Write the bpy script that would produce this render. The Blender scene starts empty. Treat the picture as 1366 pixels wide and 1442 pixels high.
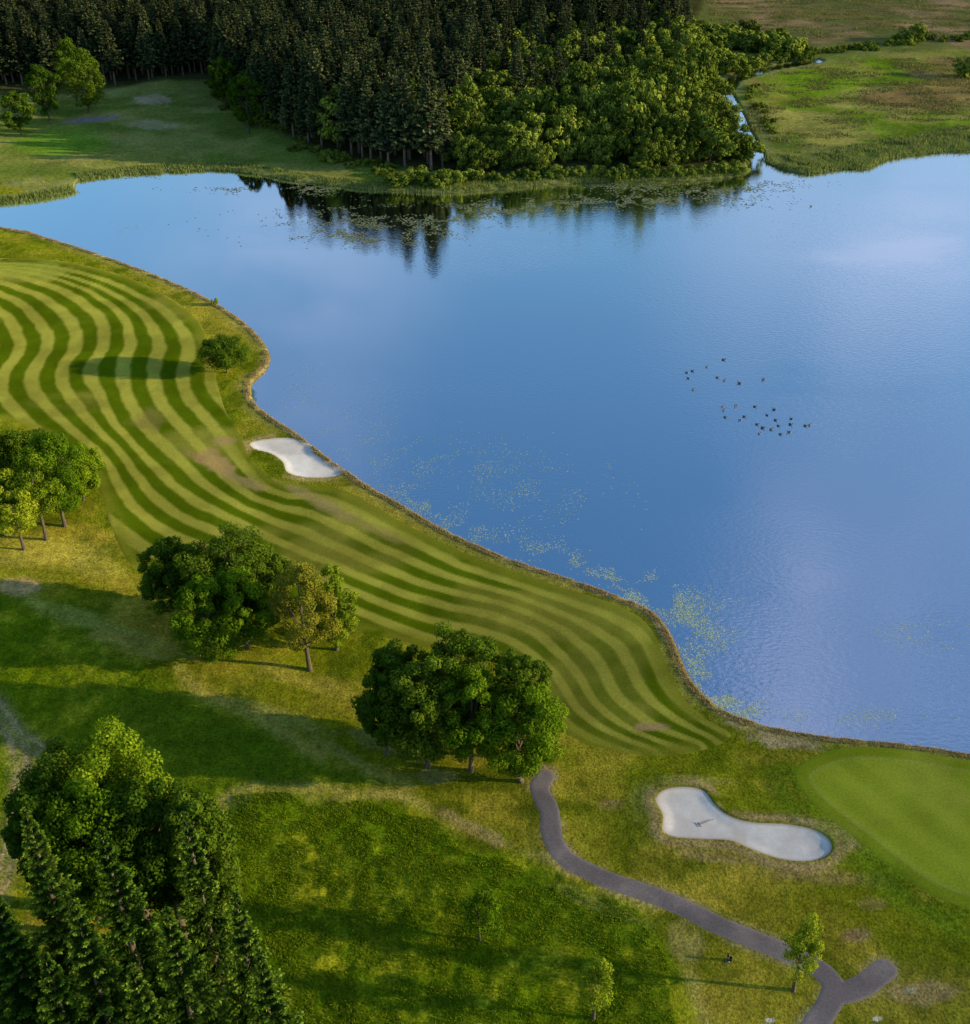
import bpy, math, numpy as np, time
from mathutils import Vector
T0=time.time()
rng=np.random.default_rng(7)
F=1600.0; TH=math.radians(33.6); CH=90.0
CT,ST=math.cos(TH),math.sin(TH)
WL=-0.5   # water level
scene=bpy.context.scene

# ------------------------------------------------------------------ survey helpers
def p2w(x,y,z=0.0):
    """plan survey point -> ground coordinates (metres) on level z"""
    x=np.asarray(x,float); y=np.asarray(y,float)
    u=(x-683)/F; v=(y-721)/F
    t=(CH-z)/(ST+v*CT)
    return u*t,(CT-v*ST)*t
def w2p(X,Y):
    dep=Y*CT+CH*ST
    return 683+F*X/dep, 721-F*(Y*ST-CH*CT)/dep
def top_h(yb,yt):
    _,Y=p2w(683,yb)
    v=(yt-721)/F
    return float(CH-Y*(ST+v*CT)/(CT-v*ST))
def pts(l,z=0.0):
    a=np.array(l,float); X,Y=p2w(a[:,0],a[:,1],z); return np.stack([X,Y],1)
def smooth(P,closed,n=3):
    out=[]; N=len(P)
    rngi=range(N if closed else N-1)
    for i in rngi:
        if closed: a,b,c,d=P[i-1],P[i],P[(i+1)%N],P[(i+2)%N]
        else: a,b,c,d=P[max(i-1,0)],P[i],P[i+1],P[min(i+2,N-1)]
        for k in range(n):
            t=k/n
            out.append(0.5*((2*b)+(-a+c)*t+(2*a-5*b+4*c-d)*t*t+(-a+3*b-3*c+d)*t**3))
    if not closed: out.append(P[-1])
    return np.array(out)
def dist_line(X,Y,P,closed=False,inside=False):
    D=np.full(X.shape,1e12); ins=np.zeros(X.shape,bool)
    n=len(P)
    for i in range(n if closed else n-1):
        ax,ay=P[i]; bx,by=P[(i+1)%n]
        dx,dy=bx-ax,by-ay; L=dx*dx+dy*dy+1e-12
        t=np.clip(((X-ax)*dx+(Y-ay)*dy)/L,0,1)
        d=(X-ax-t*dx)**2+(Y-ay-t*dy)**2
        np.minimum(D,d,out=D)
        if inside and dy!=0:
            c=((ay>Y)!=(by>Y))
            ins^= c&(X<dx*(Y-ay)/dy+ax)
    D=np.sqrt(D)
    if inside: return np.where(ins,D,-D)
    return D
def sdf(X,Y,P,margin=12):
    out=np.full(X.shape,-999.0)
    m=(X>P[:,0].min()-margin)&(X<P[:,0].max()+margin)&(Y>P[:,1].min()-margin)&(Y<P[:,1].max()+margin)
    out[m]=dist_line(X[m],Y[m],P,True,True); return out
def dline(X,Y,P,margin=12):
    out=np.full(X.shape,999.0)
    m=(X>P[:,0].min()-margin)&(X<P[:,0].max()+margin)&(Y>P[:,1].min()-margin)&(Y<P[:,1].max()+margin)
    out[m]=dist_line(X[m],Y[m],P); return out
_tabs={}
def vnoise(x,y,seed=0):
    if seed not in _tabs: _tabs[seed]=np.random.default_rng(1000+seed).random((256,256))
    T=_tabs[seed]
    xi=np.floor(x).astype(int); yi=np.floor(y).astype(int); fx=x-xi; fy=y-yi
    fx=fx*fx*fx*(fx*(fx*6-15)+10); fy=fy*fy*fy*(fy*(fy*6-15)+10)
    a=T[xi&255,yi&255]; b=T[(xi+1)&255,yi&255]; c=T[xi&255,(yi+1)&255]; d=T[(xi+1)&255,(yi+1)&255]
    return (a*(1-fx)+b*fx)*(1-fy)+(c*(1-fx)+d*fx)*fy
def fbm(x,y,s,seed=0,o=3):
    r=0;a=1;t=0
    for k in range(o):
        r=r+a*vnoise(x/s*2**k+17.3*k,y/s*2**k-9.1*k,seed+k); t+=a; a*=.5
    return r/t
def ss(x,a=0.0,b=1.0):
    t=np.clip((x-a)/(b-a),0,1); return t*t*(3-2*t)

# ------------------------------------------------------------------ mesh helper
def make_mesh(name,V,Fc,mats,mi=None,attrs=None,cols=None,smooth_sh=False):
    me=bpy.data.meshes.new(name)
    V=np.asarray(V,np.float32); Fc=np.asarray(Fc,np.int32); k=Fc.shape[1]; n=len(Fc)
    me.vertices.add(len(V)); me.vertices.foreach_set('co',V.ravel())
    me.loops.add(n*k); me.loops.foreach_set('vertex_index',Fc.ravel())
    me.polygons.add(n)
    me.polygons.foreach_set('loop_start',np.arange(0,n*k,k,dtype=np.int32))
    me.polygons.foreach_set('loop_total',np.full(n,k,np.int32))
    if mi is not None: me.polygons.foreach_set('material_index',np.asarray(mi,np.int32))
    if smooth_sh: me.polygons.foreach_set('use_smooth',np.ones(n,bool))
    for m in mats: me.materials.append(m)
    me.update(calc_edges=True)
    for an,ar in (attrs or {}).items():
        a=me.attributes.new(an,'FLOAT','POINT'); a.data.foreach_set('value',np.asarray(ar,np.float32))
    for an,ar in (cols or {}).items():
        a=me.attributes.new(an,'FLOAT_COLOR','POINT')
        c=np.ones((len(V),4),np.float32); c[:,:3]=ar; a.data.foreach_set('color',c.ravel())
    return me
def add_obj(name,me,loc=(0,0,0),parent=None):
    o=bpy.data.objects.new(name,me); o.location=loc
    scene.collection.objects.link(o)
    if parent: o.parent=parent
    return o

# ------------------------------------------------------------------ materials
def newmat(name):
    m=bpy.data.materials.new(name); m.use_nodes=True
    nt=m.node_tree; nt.nodes.clear(); return m,nt.nodes,nt.links
def grass_mat(name,fine=9.0,amp=0.5,bump=0.5,bdist=0.08,mid=0.0,yel=0.0):
    m,N,L=newmat(name)
    out=N.new('ShaderNodeOutputMaterial'); b=N.new('ShaderNodeBsdfDiffuse')
    at=N.new('ShaderNodeAttribute'); at.attribute_name='Col'
    geo=N.new('ShaderNodeNewGeometry')
    def noise(s,d,r=0.6):
        n=N.new('ShaderNodeTexNoise'); n.inputs['Scale'].default_value=s; n.inputs['Detail'].default_value=d
        n.inputs['Roughness'].default_value=r; L.new(geo.outputs['Position'],n.inputs['Vector']); return n
    n1=noise(fine*0.35,4,.75); n2=noise(0.13,3)
    def mr(n,a,bv,lo=.3,hi=.7):
        q=N.new('ShaderNodeMapRange'); q.inputs[1].default_value=lo;q.inputs[2].default_value=hi
        q.inputs[3].default_value=a;q.inputs[4].default_value=bv; L.new(n.outputs['Fac'],q.inputs[0]); return q
    a1=mr(n1,1-amp,1+amp); a2=mr(n2,.82,1.14)
    m1=N.new('ShaderNodeMath'); m1.operation='MULTIPLY'; L.new(a1.outputs[0],m1.inputs[0]); L.new(a2.outputs[0],m1.inputs[1])
    val=m1.outputs[0]; hgt=n1.outputs['Fac']
    if mid>0:
        n4=noise(.85,3,.65); a4=mr(n4,1-mid,1+mid)
        m3=N.new('ShaderNodeMath'); m3.operation='MULTIPLY'; L.new(val,m3.inputs[0]); L.new(a4.outputs[0],m3.inputs[1]); val=m3.outputs[0]
        m4=N.new('ShaderNodeMath'); m4.operation='MULTIPLY_ADD'; L.new(n4.outputs['Fac'],m4.inputs[0]); m4.inputs[1].default_value=2.0; L.new(n1.outputs['Fac'],m4.inputs[2]); hgt=m4.outputs[0]
    mx=N.new('ShaderNodeVectorMath'); mx.operation='SCALE'; L.new(at.outputs['Color'],mx.inputs[0]); L.new(val,mx.inputs['Scale'])
    L.new(mx.outputs[0],b.inputs['Color']); b.inputs['Roughness'].default_value=.8
    bp=N.new('ShaderNodeBump'); bp.inputs['Strength'].default_value=bump; bp.inputs['Distance'].default_value=bdist
    L.new(hgt,bp.inputs['Height']); L.new(bp.outputs[0],b.inputs['Normal'])
    L.new(b.outputs[0],out.inputs[0]); return m
M_rough=grass_mat('rough_grass_ground',10,.60,.80,.13,mid=.26)
M_fair=grass_mat('fairway_turf',12,.26,.32,.03)
M_sand=grass_mat('bunker_sand',7,.08,.25,.02)
M_path=grass_mat('asphalt_path',14,.25,.2,.01)

def leaf_mat(name,c0,c1,trans=.3,objvar=.25):
    m,N,L=newmat(name)
    out=N.new('ShaderNodeOutputMaterial')
    at=N.new('ShaderNodeAttribute'); at.attribute_name='shade'
    mix=N.new('ShaderNodeMix'); mix.data_type='RGBA'
    mix.inputs[6].default_value=(*c0,1); mix.inputs[7].default_value=(*c1,1)
    L.new(at.outputs['Fac'],mix.inputs[0])
    csock=mix.outputs[2]
    if objvar>0:
        oi=N.new('ShaderNodeObjectInfo')
        hs=N.new('ShaderNodeHueSaturation')
        q=N.new('ShaderNodeMapRange'); q.inputs[3].default_value=1-objvar; q.inputs[4].default_value=1+objvar
        L.new(oi.outputs['Random'],q.inputs[0]); L.new(q.outputs[0],hs.inputs['Value'])
        q2=N.new('ShaderNodeMapRange'); q2.inputs[3].default_value=.515; q2.inputs[4].default_value=.485
        L.new(oi.outputs['Random'],q2.inputs[0]); L.new(q2.outputs[0],hs.inputs['Hue'])
        L.new(mix.outputs[2],hs.inputs['Color']); csock=hs.outputs[0]
    d=N.new('ShaderNodeBsdfDiffuse'); L.new(csock,d.inputs[0])
    if trans>0:
        t=N.new('ShaderNodeBsdfTranslucent'); mm=N.new('ShaderNodeMixShader')
        mm.inputs[0].default_value=trans; L.new(csock,t.inputs[0])
        L.new(d.outputs[0],mm.inputs[1]); L.new(t.outputs[0],mm.inputs[2]); L.new(mm.outputs[0],out.inputs[0])
    else: L.new(d.outputs[0],out.inputs[0])
    return m
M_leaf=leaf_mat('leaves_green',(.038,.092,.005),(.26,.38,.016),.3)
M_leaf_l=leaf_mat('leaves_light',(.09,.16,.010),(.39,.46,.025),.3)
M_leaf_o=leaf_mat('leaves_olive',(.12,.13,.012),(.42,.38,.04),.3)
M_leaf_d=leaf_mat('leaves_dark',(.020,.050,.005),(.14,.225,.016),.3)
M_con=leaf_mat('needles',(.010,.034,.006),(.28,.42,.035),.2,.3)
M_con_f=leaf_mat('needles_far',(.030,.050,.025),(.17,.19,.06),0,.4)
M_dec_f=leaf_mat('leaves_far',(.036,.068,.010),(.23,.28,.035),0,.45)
M_reed=leaf_mat('reeds',(.14,.20,.04),(.46,.48,.15),.3,0)
M_dry=leaf_mat('dry_grass',(.26,.19,.07),(.80,.62,.30),.3,0)
M_tuss=leaf_mat('moor_tussock',(.13,.14,.03),(.40,.33,.13),.2,0)
M_tuft=leaf_mat('tall_grass',(.10,.20,.006),(.56,.58,.03),.4,0)
M_pad=leaf_mat('lily_pad',(.10,.13,.06),(.32,.33,.19),.0,0)
M_weed=leaf_mat('pond_weed',(.28,.38,.26),(.62,.70,.50),.0,0)
def bark(name,c0,c1):
    m,N,L=newmat(name)
    out=N.new('ShaderNodeOutputMaterial'); b=N.new('ShaderNodeBsdfPrincipled')
    tc=N.new('ShaderNodeTexCoord'); n=N.new('ShaderNodeTexNoise'); n.inputs['Scale'].default_value=5
    mp=N.new('ShaderNodeMapping'); mp.inputs['Scale'].default_value=(3,3,.6)
    L.new(tc.outputs['Object'],mp.inputs[0]); L.new(mp.outputs[0],n.inputs['Vector'])
    r=N.new('ShaderNodeValToRGB'); r.color_ramp.elements[0].color=(*c0,1); r.color_ramp.elements[1].color=(*c1,1)
    r.color_ramp.elements[0].position=.35; r.color_ramp.elements[1].position=.7
    L.new(n.outputs['Fac'],r.inputs[0]); L.new(r.outputs[0],b.inputs['Base Color']); b.inputs['Roughness'].default_value=.9
    L.new(b.outputs[0],out.inputs[0]); return m
M_bark=bark('bark',(.06,.045,.03),(.20,.15,.09))
M_bark_f=bark('bark_pine',(.12,.075,.06),(.34,.22,.17))

# ------------------------------------------------------------------ plan shapes
shore_near=[(0,320),(60,333),(130,355),(200,380),(260,405),(300,425),(335,448),(362,472),(377,497),(372,518),(356,532),(350,548),(358,568),(385,590),(412,607),(440,628),(465,648),(490,665),(520,685),(560,708),(610,738),(660,763),(720,788),(780,808),(830,825),(880,843),(915,860),(935,880),(948,905),(960,935),(975,962),(1000,988),(1035,1008),(1080,1022),(1130,1033),(1180,1040),(1250,1047),(1310,1053),(1366,1063),(1600,1085),(2300,1120)]
shore_far=[(2300,190),(1600,200),(1366,210),(1290,215),(1250,222),(1220,234),(1180,236),(1140,242),(1110,238),(1085,229),(1068,222),(1058,232),(1050,242),(1000,250),(940,254),(870,254),(800,256),(720,262),(650,268),(600,268),(520,264),(430,254),(370,244),(310,237),(230,240),(170,244),(110,252),(100,266),(60,275),(0,282),(-150,290),(-300,300)]
LAKE=smooth(pts(shore_near+shore_far),True,3)
RIVER=pts([(1068,235),(1060,212),(1048,190),(1040,170),(1030,150),(1020,130),(1030,112),(1080,96),(1150,84)])
FAIR=smooth(pts([(-120,352),(0,362),(80,366),(160,383),(230,413),(280,452),(293,490),(306,540),(318,580),(338,612),(352,644),(390,676),(440,684),(490,692),(560,732),(650,777),(750,814),(840,842),(890,862),(920,890),(940,940),(965,985),(1000,1015),(1030,1035),(1000,1052),(940,1062),(880,1057),(820,1042),(780,1012),(755,965),(700,932),(600,908),(500,885),(400,855),(300,835),(225,818),(185,795),(162,755),(145,705),(120,655),(60,615),(0,592),(-120,600)]),True,3)
GREEN=smooth(pts([(1118,1090),(1150,1066),(1200,1054),(1280,1059),(1366,1074),(1500,1098),(1570,1200),(1480,1310),(1366,1282),(1300,1255),(1245,1215),(1190,1172),(1140,1130)]),True,4)
B1=smooth(pts([(351,623),(375,617),(410,616),(438,623),(445,638),(468,651),(487,662),(470,671),(430,672),(404,665),(397,650),(380,638),(358,632)]),True,4)
B2=smooth(pts([(922,1126),(936,1111),(965,1107),(992,1113),(1009,1134),(1030,1149),(1060,1157),(1110,1160),(1150,1170),(1171,1187),(1168,1204),(1140,1214),(1100,1211),(1060,1198),(1028,1185),(990,1183),(950,1180),(932,1170),(932,1148)]),True,5)
PATH=smooth(pts([(768,1092),(760,1110),(774,1140),(778,1178),(800,1210),(850,1235),(910,1255),(960,1275),(1010,1300),(1060,1320),(1100,1336),(1140,1352),(1165,1372),(1176,1392),(1164,1418),(1142,1450),(1110,1500)]),False,4)
PATHB=smooth(pts([(1174,1398),(1190,1396),(1215,1386),(1235,1372),(1248,1362)]),False,4)
G0=smooth(pts([(-120,362),(0,370),(60,373),(130,387),(190,410),(240,442),(266,472),(272,500),(264,525),(270,555),(298,590),(335,640),(385,690),(460,700),(560,750),(660,797),(760,832),(860,867),(905,892),(930,935),(952,978),(995,1015),(1060,1045)]),False,3)
G1=smooth(pts([(-120,366),(-20,377),(60,392),(120,416),(155,447),(162,482),(148,517),(155,560),(185,610),(230,655),(300,705),(400,757),(500,800),(600,836),(700,860),(770,890),(816,935),(848,985),(900,1025),(980,1052)]),False,3)
G2=smooth(pts([(-160,378),(-60,400),(10,425),(45,458),(52,490),(30,525),(38,562),(88,606),(140,648),(165,700),(210,745),(290,782),(400,822),(500,866),(600,905),(690,925),(748,965),(775,1008),(825,1042),(900,1066)]),False,3)
TRACK=smooth(pts([(-40,960),(5,1010),(28,1060),(30,1110),(22,1170),(8,1230),(-15,1290),(-40,1360)]),False,4)
TRACK2=smooth(pts([(30,1110),(70,1075),(30,1040),(0,1020)]),False,3)
TALL=smooth(pts([(330,1122),(430,1118),(540,1122),(600,1145),(660,1182),(730,1200),(800,1235),(870,1265),(925,1295),(950,1340),(965,1395),(985,1470),(980,1560),(100,1600),(200,1300),(290,1180)]),True,3)
TALL2=smooth(pts([(-150,820),(0,838),(60,870),(130,905),(220,940),(280,985),(350,1010),(430,1065),(520,1095),(560,1108),(430,1112),(330,1116),(270,1150),(100,1250),(-150,1350)]),True,3)
MEADOW=smooth(pts([(1035,130),(1060,105),(1130,90),(1250,78),(1366,68),(1800,60),(1800,185),(1366,178),(1240,205),(1140,200),(1080,180),(1050,155)]),True,3)
FOREST=pts([(-250,140),(60,135),(170,122),(290,114),(325,150),(380,185),(450,215),(540,236),(640,252),(800,248),(940,246),(1040,238),(1056,228),(1030,190),(1012,150),(1005,115),(960,60),(985,20),(1010,-40),(-250,-40)])

# ------------------------------------------------------------------ ground sheet
py=np.linspace(1520,-30,775); _,Yc=p2w(np.full(775,683.),py)
rowsY=np.concatenate([[-250,-60,10,32],Yc,[640,750,950,1400,2500,6000]])
u=np.linspace(-0.475,0.475,720)
U=np.concatenate([[-8,-3,-1.6,-1,-.75,-.6,-.52],u,[.52,.6,.75,1,1.6,3,8]])
def wY(Y): return np.maximum(Y*CT+CH*ST,60)
YY,UU=np.meshgrid(rowsY,U,indexing='ij'); XX=UU*wY(YY)
nr,nc=YY.shape; X=XX.ravel(); Y=YY.ravel()
PX,PY=w2p(X,np.maximum(Y,-20)); 
near=(Y<700)&(Y>25)
dL=np.full(X.shape,-50.0)
m=(Y<900)&(Y>0)
dL[m]=dist_line(X[m],Y[m],LAKE,True,True)
dR=1.6+0.6*vnoise(X/9,Y/9,3)-dline(X,Y,RIVER,40)
dR2=np.where((Y>300),dR+1.2,-99)
dW=np.maximum(dL,dR2)
dF=sdf(X,Y,FAIR); dG=sdf(X,Y,GREEN); dB1=sdf(X,Y,B1,6); dB2=sdf(X,Y,B2,6)
dB=np.maximum(dB1,dB2)
hw=0.98+0.12*vnoise(X/1.5,Y/1.5,5)
dP=np.maximum(hw-dline(X,Y,PATH,5),hw-dline(X,Y,PATHB,5))
dT=sdf(X,Y,TALL,8); dT2=sdf(X,Y,TALL2,8); dM=sdf(X,Y,MEADOW,20); dFo=sdf(X,Y,FOREST,20)
dTr=np.minimum(dline(X,Y,TRACK,6),dline(X,Y,TRACK2,6))
print('sdf',time.time()-T0)
land=-dW
rel=(fbm(X,Y,26,11,2)-.5)*2.1+(fbm(X,Y,9,21,2)-.5)*.55
fadeR=ss(land,0.5,14)*(1-.65*ss(dF,-3,3))*(1-.85*ss(dG,-5,2))*(1-.6*ss(dP,-3,.5))*(1-.9*ss(dB,-6,0))
H=rel*fadeR
n3=fbm(X,Y,3.5,51,4)
tall=np.maximum(ss(dT+(n3-.5)*3,-.8,1.0),.75*ss(dT2+(n3-.5)*3,-1,1.5))
H+=tall*((fbm(X,Y,1.6,31,2)-.5)*.34+.05)*(Y<260)
H+=.25*ss(dG,-4,1)                       # raised green
H+=.14*ss(dB2,-2.5,-.1)                  # bunker shoulders
H=np.where(dW<0,np.maximum(H,-.3),H)
H=np.where(dW>-.0, -0.5*ss(dW,-.0,.45)-1.6*ss(dW,.3,5)-.05,H)
Hc=H-(.20*ss(dB,-.02,.3)+.14*ss(dB,.2,1.4))*(dB>-1)
Hg=Hc.reshape(nr,nc)
def ground_z(x,y):
    x=np.asarray(x,float); y=np.asarray(y,float)
    r=np.interp(y,rowsY,np.arange(nr)); c=np.interp(x/wY(y),U,np.arange(nc))
    r0=np.clip(r.astype(int),0,nr-2); c0=np.clip(c.astype(int),0,nc-2); fr=r-r0; fc=c-c0
    return (Hg[r0,c0]*(1-fc)+Hg[r0,c0+1]*fc)*(1-fr)+(Hg[r0+1,c0]*(1-fc)+Hg[r0+1,c0+1]*fc)*fr

# colours ------------------------------------------------------------
n8=fbm(X,Y,14,41,4); n1=fbm(X,Y,1.2,61,2)
def C(*c): return np.array(c)[None,:]
def mixc(a,b,t): return a+(b-a)*np.clip(t,0,1)[:,None]
A_rough=C(.205,.225,.009); A_yel=C(.45,.35,.04); A_dk=C(.085,.125,.005)
col=mixc(np.repeat(A_rough,len(X),0),A_yel,ss(n8,.48,.70)*.6+ss(n3,.58,.78)*.35)  # yellow patches put a golden light effect into the grass colour
col=mixc(col,A_dk,ss(n3,.5,.25)*.7)
col=mixc(col,C(.165,.25,.005),tall*.8)
col=mixc(col,C(.50,.47,.02),tall*ss(n3,.50,.72)*.65)
col=mixc(col,C(.075,.145,.004),tall*ss(n1,.58,.3)*.7)
col=mixc(col,C(.11,.17,.008),.6*ss(dT2,-1,2)*ss(PY,930,1000)*ss(PX,60,250))
col=mixc(col,C(.52,.42,.10),.6*np.exp(-((dT+0.9)/.7)**2)*ss(n3,.36,.6))
col=mixc(col,C(.52,.42,.10),.5*np.exp(-((dT2+0.9)/1.0)**2)*ss(n3,.36,.6))
def ell(cx,cy,rx,ry,c,k=.8,rot=0,nz=.5):
    global col
    dx=PX-cx; dy=PY-cy; a=math.radians(rot)
    ex=(dx*math.cos(a)+dy*math.sin(a))/rx; ey=(-dx*math.sin(a)+dy*math.cos(a))/ry
    mm=(abs(ex)<2)&(abs(ey)<2)&near
    r=np.sqrt(ex[mm]**2+ey[mm]**2)+(n3[mm]-.5)*2*nz+(n1[mm]-.5)*nz
    t=k*ss(1.15-r,0,.6)
    col[mm]=mixc(col[mm],c,t)
# far parts
far=ss(PY,262,245)
nm2=fbm(X*.45,Y,7,73,4)
col=mixc(col,mixc(np.repeat(C(.14,.19,.03),len(X),0),C(.28,.27,.07),ss(n8,.4,.65)*.7+ss(nm2,.5,.7)*.4),far)
ell(85,200,75,22,C(.14,.27,.02),.8,0,.15)
ell(215,143,32,8,C(.46,.35,.20),.9); ell(215,176,36,7,C(.40,.34,.18),.7); ell(240,200,90,10,C(.28,.27,.08),.6)
ell(130,168,48,5,C(.24,.20,.20),.9,-3,.2); ell(170,130,20,5,C(.25,.3,.08),.5)
ell(60,262,70,12,C(.24,.25,.10),.6)
meadow=mixc(mixc(np.repeat(C(.20,.28,.02),len(X),0),C(.36,.32,.07),ss(n8,.4,.6)),C(.40,.23,.09),ss(fbm(X,Y,22,71,4),.5,.64)*.75)
meadow*=(.50+1.0*nm2)[:,None]
col=mixc(col,meadow,ss(dM,-2,2))
ell(1140,115,120,28,C(.24,.37,.015),.7,-8)
moor=mixc(np.repeat(C(.22,.18,.06),len(X),0),C(.42,.26,.13),ss(fbm(X,Y,30,81,4),.42,.62))
moor=mixc(moor,C(.14,.17,.04),ss(nm2,.45,.65)*.85)
mo=ss(PY,80,55)*ss(PX,960,1040)*(dM<0)
col=mixc(col,moor,mo)
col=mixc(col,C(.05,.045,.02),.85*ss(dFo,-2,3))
# near worn patches, and yellow ones with golden light painted into the grass
ell(1115,1045,60,16,C(.60,.43,.28),.95,8); ell(1060,1022,45,10,C(.52,.39,.22),.8,18)
ell(1185,1180,38,28,C(.52,.35,.18),.9,20); ell(1230,1270,26,10,C(.42,.28,.12),.6)
ell(905,1125,22,30,C(.32,.34,.05),.7); ell(980,1098,70,9,C(.36,.34,.07),.6)
ell(860,1130,20,8,C(.46,.28,.13),.7); ell(1205,1315,30,14,C(.48,.28,.16),.8); ell(1300,1395,55,18,C(.48,.30,.17),.9)
ell(1085,1434,8,4,C(.8,.72,.62),.9,0,.1); ell(1236,1432,7,4,C(.8,.72,.62),.9,0,.1); ell(1283,1392,10,5,C(.7,.6,.5),.9,0,.3)
ell(1280,1385,80,50,C(.26,.23,.03),.5)
ell(30,828,40,14,C(.52,.34,.15),.9); ell(670,1165,60,10,C(.46,.34,.12),.7,25); ell(610,1090,30,10,C(.4,.32,.12),.5)
ell(540,1045,45,16,C(.34,.31,.08),.5,20); ell(400,1010,70,14,C(.36,.36,.08),.5,20); ell(480,1060,60,8,C(.36,.34,.08),.5,25)
ell(60,780,80,25,C(.48,.40,.06),.7); ell(130,800,60,16,C(.48,.40,.06),.5,10); ell(200,905,120,10,C(.36,.33,.07),.5,18); ell(760,1085,26,10,C(.42,.3,.16),.7); ell(970,1320,26,30,C(.44,.36,.1),.7)
ell(840,1270,70,10,C(.40,.36,.07),.6,22); ell(1150,1232,110,14,C(.38,.26,.09),.6,5); ell(1020,1208,80,8,C(.40,.28,.10),.7,8)
ell(130,880,110,12,C(.34,.36,.06),.5,18)
ell(1120,1290,150,60,C(.22,.21,.012),.6); ell(850,1170,60,50,C(.20,.22,.01),.6); ell(1290,1330,90,30,C(.18,.21,.01),.5)
ell(560,870,180,14,C(.38,.33,.07),.3,15); ell(440,960,80,16,C(.46,.38,.06),.6,15); ell(560,1000,60,10,C(.40,.34,.07),.4,10)
# dirt tracks
tr=np.exp(-((dTr-.55)/.35)**2)
col=mixc(col,C(.52,.36,.22),(Y<170)*.9*tr*ss(n1,.15,.45))
col=mixc(col,C(.36,.31,.12),(Y<170)*.5*ss(dTr,2.2,.4))
# path margin
col=mixc(col,C(.42,.33,.14),.6*np.exp(-((dP+.25)/.25)**2)*ss(n3,.4,.6))
# collar of the green
col=mixc(col,C(.20,.27,.012),.8*ss(dG,-4.2,-2.6)*ss(n3,.75,.5))
col=mixc(col,C(.48,.33,.15),.8*np.exp(-((dB+.6)/.6)**2)*(dB>-4)*ss(n3,.34,.54))
# shoreline: dry fringe
nearshore=(PY>300)
col=mixc(col,C(.50,.36,.17),nearshore*.95*ss(land+(n3-.5)*1.2,1.1,.4))
col=mixc(col,C(.36,.30,.07),nearshore*.65*ss(land,3.4,1.0)*ss(n3,.3,.55))
col=mixc(col,C(.30,.32,.10),(PY<=300)*.6*ss(land,5,.5)*(PY>0))
col=mixc(col,C(.07,.05,.03),ss(dW,.15,.5))
idx=np.arange(nr*nc).reshape(nr,nc)
Q=np.stack([idx[:-1,:-1],idx[:-1,1:],idx[1:,1:],idx[1:,:-1]],-1).reshape(-1,4)
V=np.stack([X,Y,Hc],1)
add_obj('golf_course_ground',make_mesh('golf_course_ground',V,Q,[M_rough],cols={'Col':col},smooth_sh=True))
def sheet(name,d,z,colr,mat):
    keep=(d[Q]>-.7).any(1); q=Q[keep]; used=np.unique(q)
    mp=np.zeros(nr*nc,int); mp[used]=np.arange(len(used))
    VV=np.stack([X[used],Y[used],z[used]],1)
    return add_obj(name,make_mesh(name,VV,mp[q],[mat],cols={'Col':colr[used]},smooth_sh=True))
# fairway colours with mowing stripes
d0=dline(X,Y,G0,400); d1=dline(X,Y,G1,400); d2=dline(X,Y,G2,400)
g1=sdf(X,Y,np.vstack([G1,pts([(1100,1100),(700,1300),(-400,1300),(-500,380)])]),60)
g2=sdf(X,Y,np.vstack([G2,pts([(1000,1120),(700,1300),(-400,1300),(-500,390)])]),60)
g0=sdf(X,Y,np.vstack([G0,pts([(1200,1100),(700,1300),(-400,1300),(-500,370)])]),60)
s=np.where(g1<0,np.where(g0>0,d0/(d0+d1+1e-6),-d0/13.),np.where(g2<0,1+d1/(d1+d2+1e-6),2+d2/13.))
ph=s*2.75+(n3-.5)*.15+(n8-.5)*.25+.1
st=np.sin(ph*2*np.pi); stripe=ss(st,-.30,.5)
fc=mixc(np.repeat(C(.094,.140,.003),len(X),0),C(.36,.345,.048),stripe)
fc=mixc(fc,C(.38,.33,.055),.5*ss(n8,.54,.74)*(1-stripe*.5))
fc*=(.86+.28*ss(fbm(X,Y,6,77,4),.3,.7))[:,None]
fc=mixc(fc,C(.23,.235,.02),.75*ss(dF,2.6,.6)*ss(n3,.25,.5))
keepcol=col; col=fc
ell(300,650,38,14,C(.46,.30,.12),.85,25); ell(350,680,40,8,C(.42,.30,.12),.7,20); ell(318,622,18,6,C(.42,.28,.12),.7)
ell(440,700,60,8,C(.40,.30,.12),.6,25); ell(915,1022,24,6,C(.46,.3,.14),.8); ell(480,725,60,7,C(.36,.28,.10),.5,25); ell(215,590,30,20,C(.26,.20,.06),.5)
ell(270,640,20,10,C(.34,.22,.08),.6,25); ell(530,745,60,8,C(.34,.27,.08),.5,25)
ell(30,380,90,12,C(.34,.36,.05),.6)
fc=col; col=keepcol
sheet('golf_fairway',dF,Hc+np.clip(dF*.1,-.05,.02),fc,M_fair)
# putting green
wp=(X*.80+Y*.6)/2.1; gs=ss(np.sin(wp*np.pi),-.8,.8)
gc=mixc(np.repeat(C(.30,.36,.026),len(X),0),C(.345,.395,.032),gs)
gc=mixc(gc,C(.20,.26,.01),.7*ss(dG,2.0,1.2)); gc=mixc(gc,C(.43,.42,.06),.5*ss(n8,.45,.65))
gc=mixc(gc,C(.42,.44,.12),.3*np.exp(-((dG-1.6)/.18)**2))
sheet('putting_green',dG,Hc+np.clip(dG*.1,-.05,.02),gc,M_fair)
pc=mixc(np.repeat(C(.22,.18,.18),len(X),0),C(.34,.27,.25),ss(n3,.4,.7)*.7+ss(dP,.3,0)*.5)
sheet('asphalt_cart_path',dP,Hc+np.clip(dP*.15,-.06,.03),pc,M_path)
sc=mixc(np.repeat(C(.88,.80,.75),len(X),0),C(.74,.64,.58),ss(n3,.42,.68)*.7)
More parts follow.
